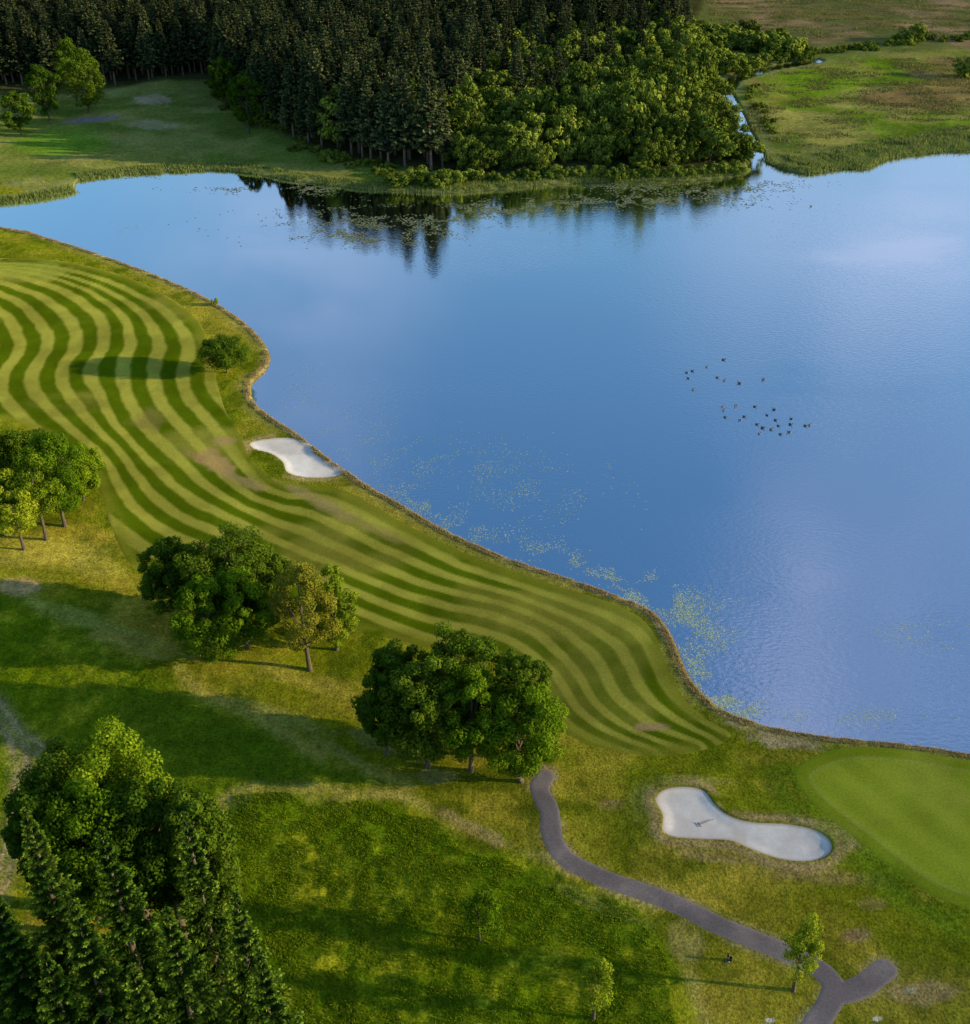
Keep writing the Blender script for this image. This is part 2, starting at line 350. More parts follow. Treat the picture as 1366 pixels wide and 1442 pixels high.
sc=mixc(sc,C(.50,.36,.25),.8*ss(dB,.45,.1))
for nm,d in (('sand_bunker',dB1),('sand_bunker',dB2)):
    sheet(nm,d,Hc+np.clip((d-.10)*.5,-.06,.07),sc,M_sand)
print('ground',time.time()-T0)

# ------------------------------------------------------------------ water
m,N,L=newmat('lake_water')
out=N.new('ShaderNodeOutputMaterial'); geo=N.new('ShaderNodeNewGeometry')
gl=N.new('ShaderNodeBsdfGlossy'); gl.inputs['Roughness'].default_value=.03; gl.inputs['Color'].default_value=(.94,.98,1,1)
df=N.new('ShaderNodeBsdfDiffuse'); df.inputs[0].default_value=(.015,.13,.42,1)
fr=N.new('ShaderNodeFresnel'); fr.inputs[0].default_value=1.33
mr=N.new('ShaderNodeMapRange'); mr.inputs[1].default_value=.025; mr.inputs[2].default_value=.13; mr.inputs[3].default_value=.60; mr.inputs[4].default_value=1.0
mx=N.new('ShaderNodeMixShader')
mp=N.new('ShaderNodeMapping'); mp.inputs['Scale'].default_value=(.8,1.5,1); L.new(geo.outputs['Position'],mp.inputs[0])
n1_=N.new('ShaderNodeTexNoise'); n1_.inputs['Scale'].default_value=1.6; n1_.inputs['Detail'].default_value=3; L.new(mp.outputs[0],n1_.inputs['Vector'])
n2_=N.new('ShaderNodeTexNoise'); n2_.inputs['Scale'].default_value=.018; n2_.inputs['Detail'].default_value=4; L.new(mp.outputs[0],n2_.inputs['Vector'])
sx=N.new('ShaderNodeSeparateXYZ'); L.new(geo.outputs['Position'],sx.inputs[0])
cx=N.new('ShaderNodeMapRange'); cx.inputs[1].default_value=-60; cx.inputs[2].default_value=70; cx.inputs[3].default_value=-.12; cx.inputs[4].default_value=.16; L.new(sx.outputs[0],cx.inputs[0])
ad=N.new('ShaderNodeMath'); ad.operation='ADD'; L.new(n2_.outputs['Fac'],ad.inputs[0]); L.new(cx.outputs[0],ad.inputs[1])
wr=N.new('ShaderNodeMapRange'); wr.inputs[1].default_value=.42; wr.inputs[2].default_value=.62; wr.inputs[3].default_value=.010; wr.inputs[4].default_value=.13; L.new(ad.outputs[0],wr.inputs[0])
bp=N.new('ShaderNodeBump'); bp.inputs['Distance'].default_value=.25; L.new(wr.outputs[0],bp.inputs['Strength']); L.new(n1_.outputs['Fac'],bp.inputs['Height'])
L.new(bp.outputs[0],gl.inputs['Normal'])
L.new(fr.outputs[0],mr.inputs[0]); L.new(mr.outputs[0],mx.inputs[0]); L.new(df.outputs[0],mx.inputs[1]); L.new(gl.outputs[0],mx.inputs[2]); L.new(mx.outputs[0],out.inputs[0])
M_water=m
sheet('lake_water',np.where(Y>20,dW,-99),np.full(X.shape,WL),col*0+.1,M_water)

# ------------------------------------------------------------------ vegetation builders
def unit(a): return a/(np.linalg.norm(a,axis=-1,keepdims=True)+1e-9)
def tube(P,R,n=7):
    P=np.array(P,float); V=[];Fq=[]
    for i,p in enumerate(P):
        t=P[min(i+1,len(P)-1)]-P[max(i-1,0)]; t=t/(np.linalg.norm(t)+1e-9)
        a=np.cross(t,[1,0,0]) if abs(t[0])<.8 else np.cross(t,[0,1,0]); a/=np.linalg.norm(a); b=np.cross(t,a)
        for k in range(n):
            an=2*np.pi*k/n; V.append(p+R[i]*(a*math.cos(an)+b*math.sin(an)))
    for i in range(len(P)-1):
        for k in range(n): Fq.append([i*n+k,i*n+(k+1)%n,(i+1)*n+(k+1)%n,(i+1)*n+k])
    return np.array(V),np.array(Fq)
class Acc:
    def __init__(s): s.V=[];s.F=[];s.M=[];s.S=[];s.n=0
    def add(s,V,Fq,mi,sh):
        s.V.append(V); s.F.append(Fq+s.n); s.M.append(np.full(len(Fq),mi)); s.S.append(np.broadcast_to(sh,(len(V),)).astype(float)); s.n+=len(V)
    def mesh(s,name,mats): return make_mesh(name,np.vstack(s.V),np.vstack(s.F),mats,np.concatenate(s.M),{'shade':np.concatenate(s.S)})
def leafquads(P,Nn,size,r,aspect=.6):
    n=len(P); t=unit(np.cross(Nn,r.normal(size=(n,3)))); b=np.cross(Nn,t)
    sz=(size*r.uniform(.6,1.3,n))[:,None]
    V=np.stack([P-t*sz*.5,P-b*sz*.5*aspect,P+t*sz*.5,P+b*sz*.5*aspect],1).reshape(-1,3)
    return V,np.arange(4*n).reshape(n,4)
def broadleaf(name,Ht,R,z0=.22,ncl=90,nl=230,leaf=.32,seed=0,cone=0.0,mat=None,rc0=.20,rc1=.33,trunk=True,lump=.22,rin=.42):
    r=np.random.default_rng(seed); A=Acc()
    zb=z0*Ht; zc=(zb+Ht)/2; az=(Ht-zb)/2
    d=unit(r.normal(size=(ncl,3))); rad=rin+(.88-rin)*np.sqrt(r.random(ncl))
    ph=r.uniform(0,6.28,4)
    an=np.arctan2(d[:,1],d[:,0])
    lob=1+lump*np.sin(2*an+ph[0]+1.5*d[:,2])*.7+lump*np.sin(3*an+ph[1]-2*d[:,2])*.7
    zn=d[:,2]*rad
    taper=1-cone*(zn*.5+.5)+cone*.35
    Cc=np.stack([d[:,0]*rad*R*lob*taper,d[:,1]*rad*R*lob*taper,zc+zn*az*(1+.12*np.sin(ph[2]+2*an))],1)
    rc=R*r.uniform(rc0,rc1,ncl)*(1-.3*np.clip(zn,0,1)*min(1,cone+.3))
    csh=r.random(ncl)
    ci=np.repeat(np.arange(ncl),nl); n=len(ci)
    dd=unit(r.normal(size=(n,3))); 
    rr=rc[ci]*(.55+.55*r.random(n)**.7)
    P=Cc[ci]+dd*rr[:,None]*np.array([1,1,.8])
    P[:,2]=np.maximum(P[:,2],.15)
    Nn=unit(dd+.45*r.normal(size=(n,3))+np.array([0,0,.35]))
    V,Fq=leafquads(P,Nn,leaf,r)
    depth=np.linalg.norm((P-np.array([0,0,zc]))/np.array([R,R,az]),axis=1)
    sh=np.clip(.05+.38*csh[ci]+.34*np.clip(dd[:,2],0,1)+.35*(depth-.65)+.25*r.random(n),0,1)  # clump tops and outer leaves brighter: highlights painted into the leaf colour
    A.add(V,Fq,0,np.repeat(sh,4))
    if trunk:
        tr=max(.05,Ht*.018); bx,by=r.normal(size=2)*R*.06
        TP=[(0,0,-.3),(0,0,.02*Ht),(bx*.4,by*.4,zb*.6),(bx,by,zc*.9),(bx*1.4,by*1.4,zc+az*.5)]
        A.add(*tube(TP,[tr*1.6,tr*1.1,tr*.9,tr*.6,tr*.15],8),1,0)
        for k in range(min(14,ncl)):
            c=Cc[k]; zz=min(max(zb*.8,c[2]-.45*abs(c[2]-zb)-R*.3),zc*.95)
            st_=np.array([bx*zz/zc,by*zz/zc,zz]); mid=(st_+c)/2+np.array([0,0,-.05*Ht+.0])
            A.add(*tube([st_,mid,c],[tr*.4,tr*.25,tr*.08],5),1,0)
    return A.mesh(name,[mat or M_leaf,M_bark])
def conifer(name,Ht,R,z0=.06,wh=34,nb=10,K=11,ln=.75,wd=.2,seed=0,mats=None,droop=.25,roll=.45,pw=.85):
    r=np.random.default_rng(seed); A=Acc()
    A.add(*tube([(0,0,-.3),(0,0,Ht*.5),(0,0,Ht)],[Ht*.016,Ht*.010,.01],7),1,0)
    z=np.repeat(np.linspace(z0,.985,wh),nb)+r.normal(size=wh*nb)*.004
    t=(z-z0)/(1-z0); t=np.clip(t,0,1)
    prof=(1-t)**pw*(.35+.65*np.clip((t+.05)/.15,0,1))
    Lb=R*prof*r.uniform(.68,1.15,len(z))+.12
    an=r.uniform(0,2*np.pi,len(z)); od=np.stack([np.cos(an),np.sin(an),0*an],1)
    sk=np.linspace(.18,1,K)
    s_=np.tile(sk,len(z)); b=np.repeat(np.arange(len(z)),K)
    s_=np.clip(s_+r.normal(size=len(s_))*.03,0.05,1.03)
    rise=(.35*t[b]-droop*(1-t[b]))
    P=od[b]*(Lb[b]*s_)[:,None]; P[:,2]=z[b]*Ht+Lb[b]*(rise*s_+.12*s_**3)
    side=np.stack([-od[b][:,1],od[b][:,0],0*b],1)
    bsh=r.uniform(.55,1.1,len(z))
    for sg in (-1,1,0):
        dr=unit(od[b]*(.55 if sg else 1)+side*sg*.85+np.array([0,0,-.08])+r.normal(size=P.shape)*.18)
        l=(ln*(1.15-.55*s_)*(.45+.55*Lb[b]/(R+.01))*r.uniform(.7,1.2,len(s_)))[:,None]
        wv=unit(np.cross(dr,np.array([0,0,1.0])+r.normal(size=P.shape)*roll))*wd*(.5+.5*Lb[b]/R)[:,None]
        V=np.stack([P-wv*.25,P+dr*l*.55-wv*.5,P+dr*l,P+dr*l*.55+wv*.5],1).reshape(-1,3)
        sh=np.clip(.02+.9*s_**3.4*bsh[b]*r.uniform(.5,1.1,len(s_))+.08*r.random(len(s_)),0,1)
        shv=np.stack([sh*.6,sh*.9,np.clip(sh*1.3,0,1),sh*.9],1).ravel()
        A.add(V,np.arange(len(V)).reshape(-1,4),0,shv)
    return A.mesh(name,mats or [M_con,M_bark])
def blades(name,Xp,Yp,hgt,wid,mat,seed=0,z=None,lean=.35,shade=None):
    r=np.random.default_rng(seed); n=len(Xp)
    zz=ground_z(Xp,Yp) if z is None else np.full(n,z)
    P=np.stack([Xp,Yp,zz-.04],1); a=r.uniform(0,2*np.pi,n); w=np.stack([np.cos(a),np.sin(a),0*a],1)*wid*r.uniform(.6,1.3,n)[:,None]
    h=hgt*r.uniform(.5,1.2,n); tp=P+np.stack([r.normal(size=n)*lean*h,r.normal(size=n)*lean*h,h],1)
    V=np.stack([P-w,P+w,tp],1).reshape(-1,3)
    sh=np.clip(r.random(n)*.7+(.15 if shade is None else shade),0,1)
    shv=np.stack([sh*.5,sh*.5,sh],1).ravel()
    return add_obj(name,make_mesh(name,V,np.arange(3*n).reshape(n,3),[mat],attrs={'shade':shv}))

def place(x,yb,yt=None,off=0):
    X_,Y_=p2w(x,yb); X_=float(X_);Y_=float(Y_); z=float(ground_z(X_,Y_)); h=top_h(yb,yt) if yt is not None else 0
    sc=F/(Y_*CT+(CH-h*.6)*ST); return X_,Y_,z,h,sc
# near broadleaf trees: (x, y_base, y_top, width, kind)
near_trees=[
 (320,526,473,74,'round'),
 (92,742,607,100,'M'),(35,777,668,88,'L'),(66,762,640,84,'L'),(118,705,628,75,'M'),(8,755,660,80,'M'),(-30,720,578,120,'D'),(40,700,600,90,'D'),(75,690,604,70,'D'),
 (250,862,752,88,'Dc'),(332,880,742,130,'D'),(380,880,768,90,'D'),(300,934,812,114,'Mfc'),(350,915,798,92,'Mf'),(436,941,778,100,'O'),(474,912,783,78,'Lf'),
 (560,1045,897,104,'D'),(602,1076,915,120,'Df'),(545,1062,940,84,'D'),(650,1050,873,125,'D'),(663,1083,930,110,'M'),(728,1066,905,95,'Df'),(734,1098,950,124,'Mf'),
 (140,1290,1045,150,'D'),(205,1290,1022,170,'M'),(262,1330,1080,150,'D'),(312,1350,1102,110,'D'),(115,1330,1075,110,'D'),(180,1340,1090,170,'M'),
 (1118,1392,1283,60,'y'),(676,1322,1248,66,'y'),(836,1432,1343,60,'y'),
 (30,188,120,52,'D'),(70,168,80,50,'D'),(125,158,62,66,'D'),(318,150,72,48,'D'),(350,186,86,52,'D'),(108,140,45,50,'D')]
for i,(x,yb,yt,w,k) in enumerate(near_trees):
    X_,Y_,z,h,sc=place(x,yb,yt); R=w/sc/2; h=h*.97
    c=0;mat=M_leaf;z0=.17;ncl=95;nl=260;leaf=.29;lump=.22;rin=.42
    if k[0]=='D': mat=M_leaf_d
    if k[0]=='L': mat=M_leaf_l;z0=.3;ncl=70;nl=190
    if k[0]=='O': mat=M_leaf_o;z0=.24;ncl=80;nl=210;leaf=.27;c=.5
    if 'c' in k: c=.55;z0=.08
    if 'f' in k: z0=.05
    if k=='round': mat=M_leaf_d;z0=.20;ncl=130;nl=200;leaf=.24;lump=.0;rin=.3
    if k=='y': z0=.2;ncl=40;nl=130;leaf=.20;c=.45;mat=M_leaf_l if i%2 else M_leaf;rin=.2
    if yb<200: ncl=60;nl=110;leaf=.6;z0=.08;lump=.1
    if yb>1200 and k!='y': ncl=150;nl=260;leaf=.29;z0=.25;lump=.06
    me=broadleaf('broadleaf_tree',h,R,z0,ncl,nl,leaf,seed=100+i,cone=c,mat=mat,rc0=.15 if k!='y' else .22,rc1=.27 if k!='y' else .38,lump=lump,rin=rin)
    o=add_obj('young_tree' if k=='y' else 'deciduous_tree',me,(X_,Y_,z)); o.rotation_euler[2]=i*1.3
print('trees',time.time()-T0)
con=[(45,1475,1160,125),(145,1480,1148,135),(238,1520,1178,150),(322,1440,1150,105),(380,1520,1262,125),(96,1545,1262,135),(195,1570,1275,145),(306,1580,1285,150),(2,1560,1275,130),(405,1570,1350,115),(150,1600,1350,140),(255,1610,1365,140)]
for i,(x,yb,yt,w) in enumerate(con):
    X_,Y_,z,h,sc=place(x,yb,yt)
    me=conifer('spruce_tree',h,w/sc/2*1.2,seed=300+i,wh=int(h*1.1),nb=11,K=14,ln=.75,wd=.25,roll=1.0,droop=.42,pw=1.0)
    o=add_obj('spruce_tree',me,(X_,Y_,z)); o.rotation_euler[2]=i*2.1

# distant woodland ---------------------------------------------------
pc_=[conifer('far_conifer_%d'%i,20,3.4+.4*i,z0=.24 if i<2 else .10,wh=26,nb=8,K=5,ln=1.3,wd=.75,seed=400+i,mats=[M_con_f,M_bark_f],roll=.8) for i in range(4)]
pd_=[broadleaf('far_broadleaf_%d'%i,10,4.2,z0=.05,ncl=46,nl=75,leaf=.60,seed=500+i,mat=M_dec_f,rc0=.18,rc1=.3,cone=.2*i,lump=.3) for i in range(4)]
ps_=[broadleaf('far_shrub_%d'%i,3,2.0,z0=.0,ncl=18,nl=60,leaf=.45,seed=520+i,mat=M_dec_f,trunk=False,rc0=.25,rc1=.4) for i in range(2)]
def inpoly(x,y,P): return dist_line(x,y,P,True,True)
def scatter(P,sp,r):
    x0,y0=P.min(0);x1,y1=P.max(0); gx,gy=np.meshgrid(np.arange(x0,x1,sp),np.arange(y0,y1,sp)); gx=gx.ravel()+r.uniform(-.45,.45,gx.size)*sp; gy=gy.ravel()+r.uniform(-.45,.45,gy.size)*sp
    d=inpoly(gx,gy,P); return gx[d>0],gy[d>0],d[d>0]
def parent(name):
    e=bpy.data.objects.new(name,None); scene.collection.objects.link(e); return e
PC=pts([(-200,130),(60,124),(170,118),(290,110),(325,140),(380,178),(450,214),(540,236),(640,246),(622,215),(680,185),(790,170),(880,145),(950,112),(985,98),(950,50),(960,10),(980,-35),(-200,-35)])
PD=pts([(626,242),(618,212),(680,185),(790,170),(880,145),(950,112),(1000,108),(1006,140),(1015,170),(1035,205),(1050,228),(1020,237),(940,243),(800,244),(700,250),(640,250)])
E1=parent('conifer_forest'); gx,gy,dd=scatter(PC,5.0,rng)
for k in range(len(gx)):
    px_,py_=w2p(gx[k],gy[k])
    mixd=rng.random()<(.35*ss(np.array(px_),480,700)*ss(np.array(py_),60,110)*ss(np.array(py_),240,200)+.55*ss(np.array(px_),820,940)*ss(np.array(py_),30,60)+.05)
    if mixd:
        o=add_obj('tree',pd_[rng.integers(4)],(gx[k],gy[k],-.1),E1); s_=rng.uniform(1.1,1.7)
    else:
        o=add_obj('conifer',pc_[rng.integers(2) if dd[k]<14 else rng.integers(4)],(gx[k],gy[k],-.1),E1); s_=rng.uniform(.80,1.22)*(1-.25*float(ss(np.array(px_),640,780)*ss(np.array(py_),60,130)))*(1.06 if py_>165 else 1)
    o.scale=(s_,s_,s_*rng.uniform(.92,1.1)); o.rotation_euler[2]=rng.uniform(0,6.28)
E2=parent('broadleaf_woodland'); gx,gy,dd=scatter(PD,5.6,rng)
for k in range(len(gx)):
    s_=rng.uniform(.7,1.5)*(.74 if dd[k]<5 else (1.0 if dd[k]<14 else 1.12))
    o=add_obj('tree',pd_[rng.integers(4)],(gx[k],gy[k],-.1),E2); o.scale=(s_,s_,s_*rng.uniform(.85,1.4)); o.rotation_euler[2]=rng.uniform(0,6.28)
E3=parent('riverside_hedgerow')
def hedgeline(P,n,s0,s1,sd,E):
    P=smooth(pts(P),False,8); 
    for k in range(n):
        q=P[rng.integers(len(P))]+rng.normal(size=2)*sd; s_=rng.uniform(s0,s1)
        o=add_obj('shrub',ps_[rng.integers(2)],(q[0],q[1],-.1),E); o.scale=(s_,s_,s_*.9); o.rotation_euler[2]=rng.uniform(0,6.28)
hedgeline([(1000,108),(1040,96),(1090,86),(1150,76),(1230,68),(1300,60),(1400,54)],110,.5,1.3,2.6,E3)
hedgeline([(940,48),(990,60),(1040,68),(1090,74)],60,1.2,2.8,5,E3)
hedgeline([(960,75),(1000,90),(1020,100)],30,1.4,2.4,5,E3)
hedgeline([(1002,125),(1012,150),(1025,180),(1040,210),(1052,228)],26,1.0,1.9,1.4,E3)
hedgeline([(1060,120),(1062,140),(1074,165),(1090,190)],30,.3,.6,1.2,E3)
E4=parent('lakeside_shrubs')
hedgeline([(570,258),(600,260),(630,258)],14,.9,1.5,1.5,E4)
hedgeline([(300,120),(330,150),(390,185),(460,222),(540,240)],80,.4,1.0,2.5,E4)
hedgeline([(650,254),(800,249),(940,248),(1040,240)],60,.6,1.2,1.2,E4)
for (x,y,s_) in [(1284,60,2.2),(1366,108,2.6),(1090,66,2.4)]:
    X_,Y_,z,_,_=place(x,y); o=add_obj('field_shrub',ps_[0],(X_,Y_,z-.1)); o.scale=(s_,s_,s_)
X_,Y_,z,_,_=place(303,430); o=add_obj('lakeside_shrub',ps_[1],(X_,Y_,z)); o.scale=(.35,.35,.55)

# reeds / grasses ----------------------------------------------------
def along(P,n,lo,hi,r,sm=6):
    P=smooth(P,False,sm); seg=np.linalg.norm(np.diff(P,axis=0),axis=1); c=np.concatenate([[0],np.cumsum(seg)])
    t=r.uniform(0,c[-1],n); x=np.interp(t,c,P[:,0]); y=np.interp(t,c,P[:,1]); i=np.clip(np.searchsorted(c,t)-1,0,len(P)-2)
    d=P[i+1]-P[i]; d=unit(d); o=r.uniform(lo,hi,n)
    return x-d[:,1]*o,y+d[:,0]*o
def thin(xy,lo,hi,s,r):
    x,y=xy; k=vnoise(x/s,y/s,37)>r.uniform(lo,hi,len(x)); return x[k],y[k]
SN=pts(shore_near[:-1])
xs,ys=thin(along(SN,40000,-.25,.9,rng),.1,.7,1.1,rng)
xs2,ys2=thin(along(SN,40000,-.9,.25,rng),.1,.7,1.1,rng)
k1=inpoly(xs,ys,LAKE)<.25; k2=inpoly(xs2,ys2,LAKE)<.25
blades('lakeside_dry_grass',np.concatenate([xs[k1],xs2[k2]]),np.concatenate([ys[k1],ys2[k2]]),.33,.045,M_dry,1)
xs,ys=along(pts([(-150,288),(0,281),(60,274),(100,264)]),9000,-7,1.0,rng); a=blades('reed_bed',xs,ys,1.2,.14,M_reed,2)
xs,ys=thin(along(pts([(110,252),(170,244),(230,240),(310,237),(370,244),(430,254),(520,264),(600,268),(650,267),(800,255),(940,253),(1040,244)]),26000,-.8,4.5,rng),.1,.8,3,rng); blades('reed_bed',xs,ys,.8,.12,M_reed,3)
xs,ys=thin(along(pts([(1068,222),(1085,229),(1110,238),(1140,242),(1180,236),(1220,234),(1250,222),(1290,215),(1366,210),(1500,204)]),30000,-.5,14,rng),.1,.8,4,rng); blades('reed_bed',xs,ys,1.0,.14,M_reed,4)
def inside_pts(P,n,r):
    x=r.uniform(P[:,0].min(),P[:,0].max(),n*2);y=r.uniform(P[:,1].min(),P[:,1].max(),n*2); k=vnoise(x/1.3,y/1.3,33)>r.uniform(.15,.75,n*2)
    x=x[k];y=y[k];d=inpoly(x,y,P)+(vnoise(x/3,y/3,34)-.6)*3; return x[d>.2],y[d>.2]
xs,ys=inside_pts(TALL,140000,rng); blades('rough_grass',xs,ys,.27,.05,M_tuft,5,lean=.6,shade=.0)
xs,ys=inside_pts(TALL2,90000,rng); blades('rough_grass',xs,ys,.20,.045,M_tuft,6,lean=.6,shade=-.05)
MO=pts([(1010,62),(1400,45),(1400,-20),(990,-20)])
for P_,n_,sd_ in ((pts([(1045,175),(1070,108),(1150,92),(1400,72),(1400,195),(1240,205),(1140,205),(1085,200)]),34000,8),(MO,42000,9)):
    x=rng.uniform(P_[:,0].min(),P_[:,0].max(),n_*2); y=rng.uniform(P_[:,1].min(),P_[:,1].max(),n_*2)
    k=(fbm(x*.5,y,5,55,3)>rng.uniform(.42,.72,n_*2)); x=x[k];y=y[k]; k=inpoly(x,y,P_)>0
    blades('moorland_tussocks',x[k],y[k],.55,.22,M_tuss,sd_,lean=.5)

# lily pads ----------------------------------------------------------
def pad_obj(name,qs,mat,soft):
    LP=[];LR=[]
    for q in qs:
        cx,cy,rx,ry,n,r0,r1=q[:7]; rot=q[7] if len(q)>7 else 0
        a=rng.normal(size=(n*3,2))*.5; ar=math.radians(rot)
        x=cx+a[:,0]*rx*math.cos(ar)-a[:,1]*ry*math.sin(ar); y=cy+a[:,0]*rx*math.sin(ar)+a[:,1]*ry*math.cos(ar)
        X_,Y_=p2w(x,y,WL)
        if soft: k=fbm(X_,Y_,3.2,44,3)>rng.uniform(.38,.66,len(X_))
        else: k=(vnoise(X_/2.2,Y_/2.2,44)>rng.uniform(.3,.75,len(X_)))&(vnoise(X_/7,Y_/7,45)>rng.uniform(.2,.55,len(X_)))
        X_=X_[k][:n];Y_=Y_[k][:n]
        d=inpoly(X_,Y_,LAKE); g=d>.5; LP.append(np.stack([X_[g],Y_[g]],1)); LR.append(rng.uniform(r0,r1,g.sum()))
    LP=np.vstack(LP);LR=np.concatenate(LR);n=len(LP);an=np.arange(6)*np.pi/3
    V=np.zeros((n,6,3)); V[:,:,0]=LP[:,0:1]+LR[:,None]*np.cos(an);V[:,:,1]=LP[:,1:2]+LR[:,None]*np.sin(an);V[:,:,2]=WL+.008+rng.uniform(0,.02,n)[:,None]
    add_obj(name,make_mesh(name,V.reshape(-1,3),np.arange(6*n).reshape(n,6),[mat],attrs={'shade':np.repeat(rng.random(n),6)}))
pad_obj('lily_pads',[(540,312,170,26,2000,.10,.26),(540,335,80,14,500,.10,.24),(400,265,110,9,800,.12,.28),(740,292,100,12,1000,.12,.28),(900,284,160,13,1800,.12,.28),(920,264,140,7,600,.12,.3),(640,300,70,12,500,.12,.28),(1010,265,50,10,400,.15,.35),(170,248,60,5,250,.15,.3),(470,330,60,10,300,.1,.25),(1080,260,80,10,250,.1,.25)],M_pad,False)
pad_obj('pond_weed',[(560,640,150,50,700,.04,.10,20),(700,670,170,50,700,.04,.10,10),(760,690,140,60,400,.04,.10,10),(620,725,110,24,1000,.04,.10,28),(780,780,110,20,500,.04,.1,20),(900,830,90,26,1200,.04,.11,20),(990,900,45,70,1100,.04,.11,40),(1010,980,70,30,2000,.04,.11,30),(1300,890,70,24,300,.04,.09),(430,560,70,60,360,.04,.10),(1200,1010,110,16,350,.04,.09),(960,860,36,34,700,.04,.10),(1110,320,60,40,120,.05,.12),(180,322,30,10,60,.05,.12)],M_weed,True)

# ducks ---------------------------------------------------------------
def vcol_mat(name,rough=.7):
    m,N,L=newmat(name); out=N.new('ShaderNodeOutputMaterial'); b=N.new('ShaderNodeBsdfPrincipled'); at=N.new('ShaderNodeAttribute'); at.attribute_name='Col'
    n=N.new('ShaderNodeTexNoise'); n.inputs['Scale'].default_value=20
    q=N.new('ShaderNodeMapRange'); q.inputs[3].default_value=.7;q.inputs[4].default_value=1.3; L.new(n.outputs[0],q.inputs[0])
    mx=N.new('ShaderNodeVectorMath'); mx.operation='SCALE'; L.new(at.outputs['Color'],mx.inputs[0]); L.new(q.outputs[0],mx.inputs['Scale'])
    L.new(mx.outputs[0],b.inputs['Base Color']); b.inputs['Roughness'].default_value=rough; L.new(b.outputs[0],out.inputs[0]); return m
M_duck=vcol_mat('duck_feathers'); M_item=vcol_mat('painted_item',.5)
dp=[(-.33,0,.15),(-.27,0,.13),(-.18,0,.10),(-.05,0,.08),(.08,0,.08),(.17,0,.10),(.215,0,.16),(.225,0,.22),(.235,0,.275),(.26,0,.30),(.30,0,.30),(.33,0,.292),(.38,0,.285)]
dr=[.01,.04,.085,.125,.13,.10,.06,.042,.042,.052,.042,.02,.012]
Vb,Fb=tube(dp,dr,12)
cb=np.repeat(np.array([[.5,.48,.45],[.6,.58,.55],[.05,.05,.04],[.06,.05,.05],[.07,.06,.05],[.35,.3,.26],[.02,.02,.02],[.015,.015,.015],[.015,.02,.015],[.015,.02,.015],[.02,.02,.015],[.12,.10,.05],[.12,.10,.05]]),12,0)
Vs=[Vb];Fs=[Fb];Cs=[cb];k0=len(Vb)
for sg in (-1,1):
    w_,f_=tube([(.10,sg*.10,.12),(.02,sg*.125,.13),(-.12,sg*.11,.14),(-.24,sg*.05,.165),(-.30,sg*.02,.17)],[.02,.05,.05,.03,.006],8)
    Vs.append(w_);Fs.append(f_+k0);Cs.append(np.tile([[.06,.05,.045]],(len(w_),1)));k0+=len(w_)
duck_me=make_mesh('duck',np.vstack(Vs),np.vstack(Fs),[M_duck],cols={'Col':np.vstack(Cs)},smooth_sh=True)
for (x,y) in [(967,525),(975,523),(969,533),(976,549),(995,517),(1010,532),(1019,507),(1020,536),(1041,540),(1075,535),(1017,573),(1019,578),(1021,588),(1036,572),(1042,592),(1063,573),(1066,598),(1069,611),(1080,585),(1086,605),(1090,577),(1092,592),(1096,600),(1099,612),(1111,609),(1114,590),(1113,598),(1134,600),(1140,599),(1074,603),(1048,587),(1142,291)]:
    X_,Y_=p2w(x,y,WL); o=add_obj('duck',duck_me,(float(X_),float(Y_),WL-.02)); s_=rng.uniform(.95,1.25); o.scale=(s_,)*3; o.rotation_euler[2]=rng.uniform(-.9,.9)+(math.pi if rng.random()<.3 else 0)

# small course furniture ----------------------------------------------
def box(c,s):
    c=np.array(c);s=np.array(s)/2; V=np.array([[x,y,z] for z in(-1,1) for y in(-1,1) for x in(-1,1)])*s+c
    return V,np.array([[0,2,3,1],[4,5,7,6],[0,1,5,4],[2,6,7,3],[0,4,6,2],[1,3,7,5]])
def child(par,name,V,Fq,c,sm=False):
    me=make_mesh(name,V,Fq,[M_item],cols={'Col':np.tile([c],(len(V),1))},smooth_sh=sm); return add_obj(name,me,parent=par)
X_,Y_,z,_,_=place(1025,1350); e=parent('golf_ball_washer'); e.location=(X_,Y_,z)
child(e,'post',*tube([(0,0,-.2),(0,0,.75)],[.045,.04],10),(.03,.03,.03)); child(e,'washer_body',*tube([(0,0,.62),(0,0,.64),(0,0,.9),(0,0,.95)],[.02,.12,.13,.05],12),(.02,.035,.02))
child(e,'handle',*tube([(0,0,.95),(0,0,1.08),(.08,0,1.1)],[.02,.02,.025],8),(.04,.04,.04)); child(e,'base_plate',*box((0,0,.03),(.4,.4,.06)),(.1,.1,.1))
child(e,'bin',*tube([(.28,0,0),(.28,0,.02),(.28,0,.42),(.28,0,.43)],[.01,.13,.15,.12],12),(.03,.03,.03))
def rake(x,y,rot):
    X_,Y_,z,_,_=place(x,y); e=parent('bunker_rake'); e.location=(X_,Y_,z+.12); e.rotation_euler[2]=rot
    child(e,'handle',*tube([(0,0,.03),(1.7,0,.06)],[.025,.025],8),(.10,.08,.06)); child(e,'head',*box((0,0,.03),(.06,.6,.05)),(.04,.04,.05))
    for i in range(8): child(e,'tine_%d'%i,*box((.03,-.27+i*.077,-.02),(.02,.02,.08)),(.04,.04,.05))
rake(985,1160,.4)

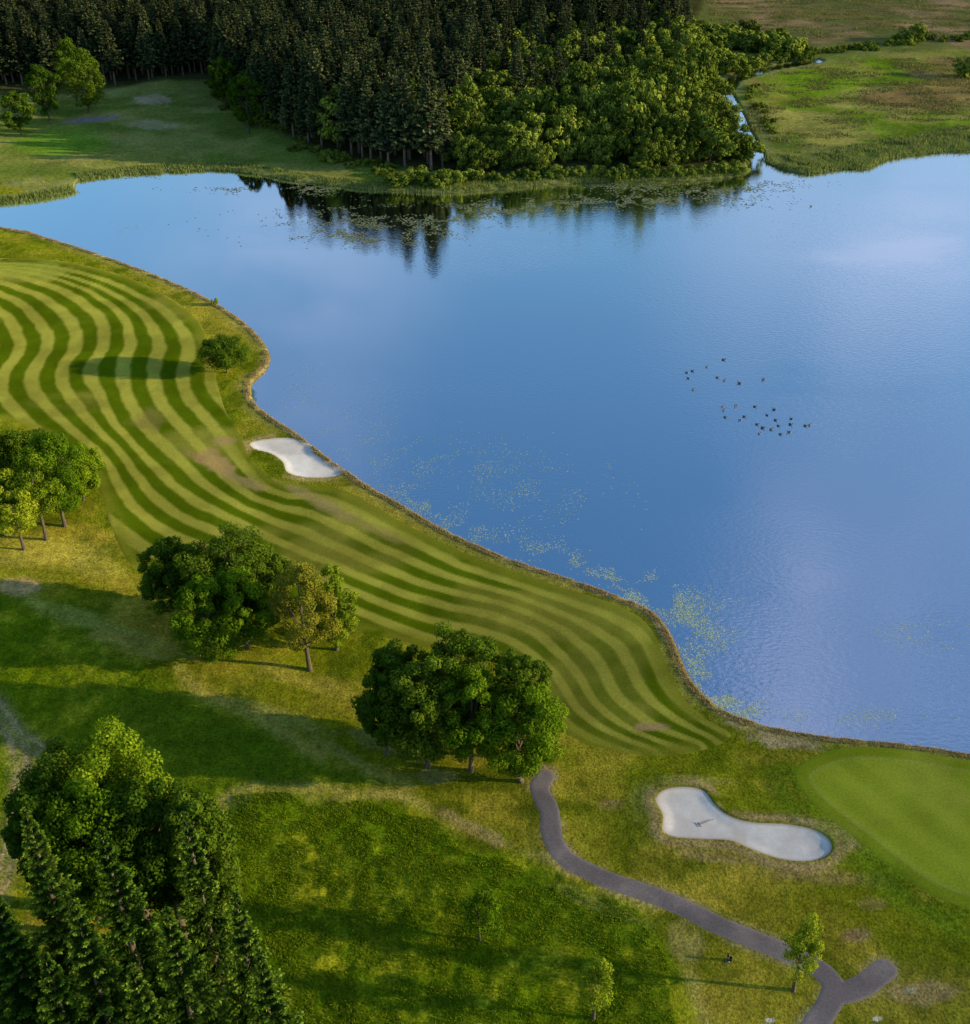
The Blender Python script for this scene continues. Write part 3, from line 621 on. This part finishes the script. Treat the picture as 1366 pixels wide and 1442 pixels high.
# ------------------------------------------------------------------ light
EL=math.radians(14); AZ=math.radians(97)
sd=Vector((math.sin(AZ)*math.cos(EL),math.cos(AZ)*math.cos(EL),math.sin(EL)))
sl=bpy.data.lights.new('sun','SUN'); sl.energy=5; sl.angle=math.radians(.5); sl.color=(1,.82,.46)
so=bpy.data.objects.new('sun',sl); scene.collection.objects.link(so); so.rotation_euler=sd.to_track_quat('Z','Y').to_euler(); so.location=(100,0,150)
w=bpy.data.worlds.new('World'); scene.world=w; w.use_nodes=True; N=w.node_tree.nodes; L=w.node_tree.links; N.clear()
out=N.new('ShaderNodeOutputWorld'); bg=N.new('ShaderNodeBackground'); sky=N.new('ShaderNodeTexSky'); sky.sky_type='NISHITA'; sky.sun_disc=False
sky.sun_elevation=EL; sky.sun_rotation=AZ; sky.altitude=100; sky.ozone_density=2.0
tint=N.new('ShaderNodeMix'); tint.data_type='RGBA'; tint.blend_type='MULTIPLY'; tint.inputs[0].default_value=1; L.new(sky.outputs[0],tint.inputs[6]); tint.inputs[7].default_value=(1.0,1.32,1.45,1)
tc=N.new('ShaderNodeTexCoord'); mp=N.new('ShaderNodeMapping'); mp.inputs['Scale'].default_value=(1,1,1.8); L.new(tc.outputs['Generated'],mp.inputs[0])
nz=N.new('ShaderNodeTexNoise'); nz.inputs['Scale'].default_value=3.2; nz.inputs['Detail'].default_value=5; nz.inputs['Roughness'].default_value=.5; L.new(mp.outputs[0],nz.inputs['Vector'])
nz2=N.new('ShaderNodeTexNoise'); nz2.inputs['Scale'].default_value=7; nz2.inputs['Detail'].default_value=3; L.new(mp.outputs[0],nz2.inputs['Vector'])
cur=None
cr=N.new('ShaderNodeMapRange'); cr.interpolation_type='SMOOTHSTEP'; cr.inputs[1].default_value=.46; cr.inputs[2].default_value=.75; cr.inputs[3].default_value=0; cr.inputs[4].default_value=.26; L.new(nz.outputs['Fac'],cr.inputs[0]); cur=cr.outputs[0]
# individual soft clouds: direction, angular size, strength
for d_,rad_,k_ in [((.25,.735,.63),.17,.62),((.13,.72,.68),.12,.5),((.34,.89,.29),.28,.50),((.38,.735,.62),.15,.45),((.27,.66,.70),.12,.45),((-.15,.88,.33),.2,.22)]:
    dv=Vector(d_).normalized()
    vd=N.new('ShaderNodeVectorMath'); vd.operation='DISTANCE'; L.new(tc.outputs['Generated'],vd.inputs[0]); vd.inputs[1].default_value=dv
    q=N.new('ShaderNodeMapRange'); q.interpolation_type='SMOOTHERSTEP'; q.inputs[1].default_value=rad_; q.inputs[2].default_value=0; q.inputs[3].default_value=0; q.inputs[4].default_value=k_; L.new(vd.outputs['Value'],q.inputs[0])
    q2=N.new('ShaderNodeMapRange'); q2.inputs[1].default_value=.38; q2.inputs[2].default_value=.6; L.new(nz2.outputs['Fac'],q2.inputs[0])
    mu=N.new('ShaderNodeMath'); mu.operation='MULTIPLY'; L.new(q.outputs[0],mu.inputs[0]); L.new(q2.outputs[0],mu.inputs[1])
    a_=N.new('ShaderNodeMath'); a_.operation='MAXIMUM'; L.new(cur,a_.inputs[0]); L.new(mu.outputs[0],a_.inputs[1]); cur=a_.outputs[0]
mix=N.new('ShaderNodeMix'); mix.data_type='RGBA'; L.new(cur,mix.inputs[0]); L.new(tint.outputs[2],mix.inputs[6]); mix.inputs[7].default_value=(5.0,5.1,6.9,1)
L.new(mix.outputs[2],bg.inputs[0]); bg.inputs[1].default_value=.14; L.new(bg.outputs[0],out.inputs[0])

# ------------------------------------------------------------------ camera
cam=bpy.data.cameras.new('camera'); cam.sensor_fit='HORIZONTAL'; cam.sensor_width=36; cam.lens=36*F/1366; cam.clip_end=20000; cam.clip_start=1
co=bpy.data.objects.new('camera',cam); scene.collection.objects.link(co); co.location=(0,0,CH); co.rotation_euler=(math.pi/2-TH,0,0); scene.camera=co
scene.view_settings.view_transform='Standard'; scene.view_settings.look='None'; scene.view_settings.exposure=0
print('done',time.time()-T0)
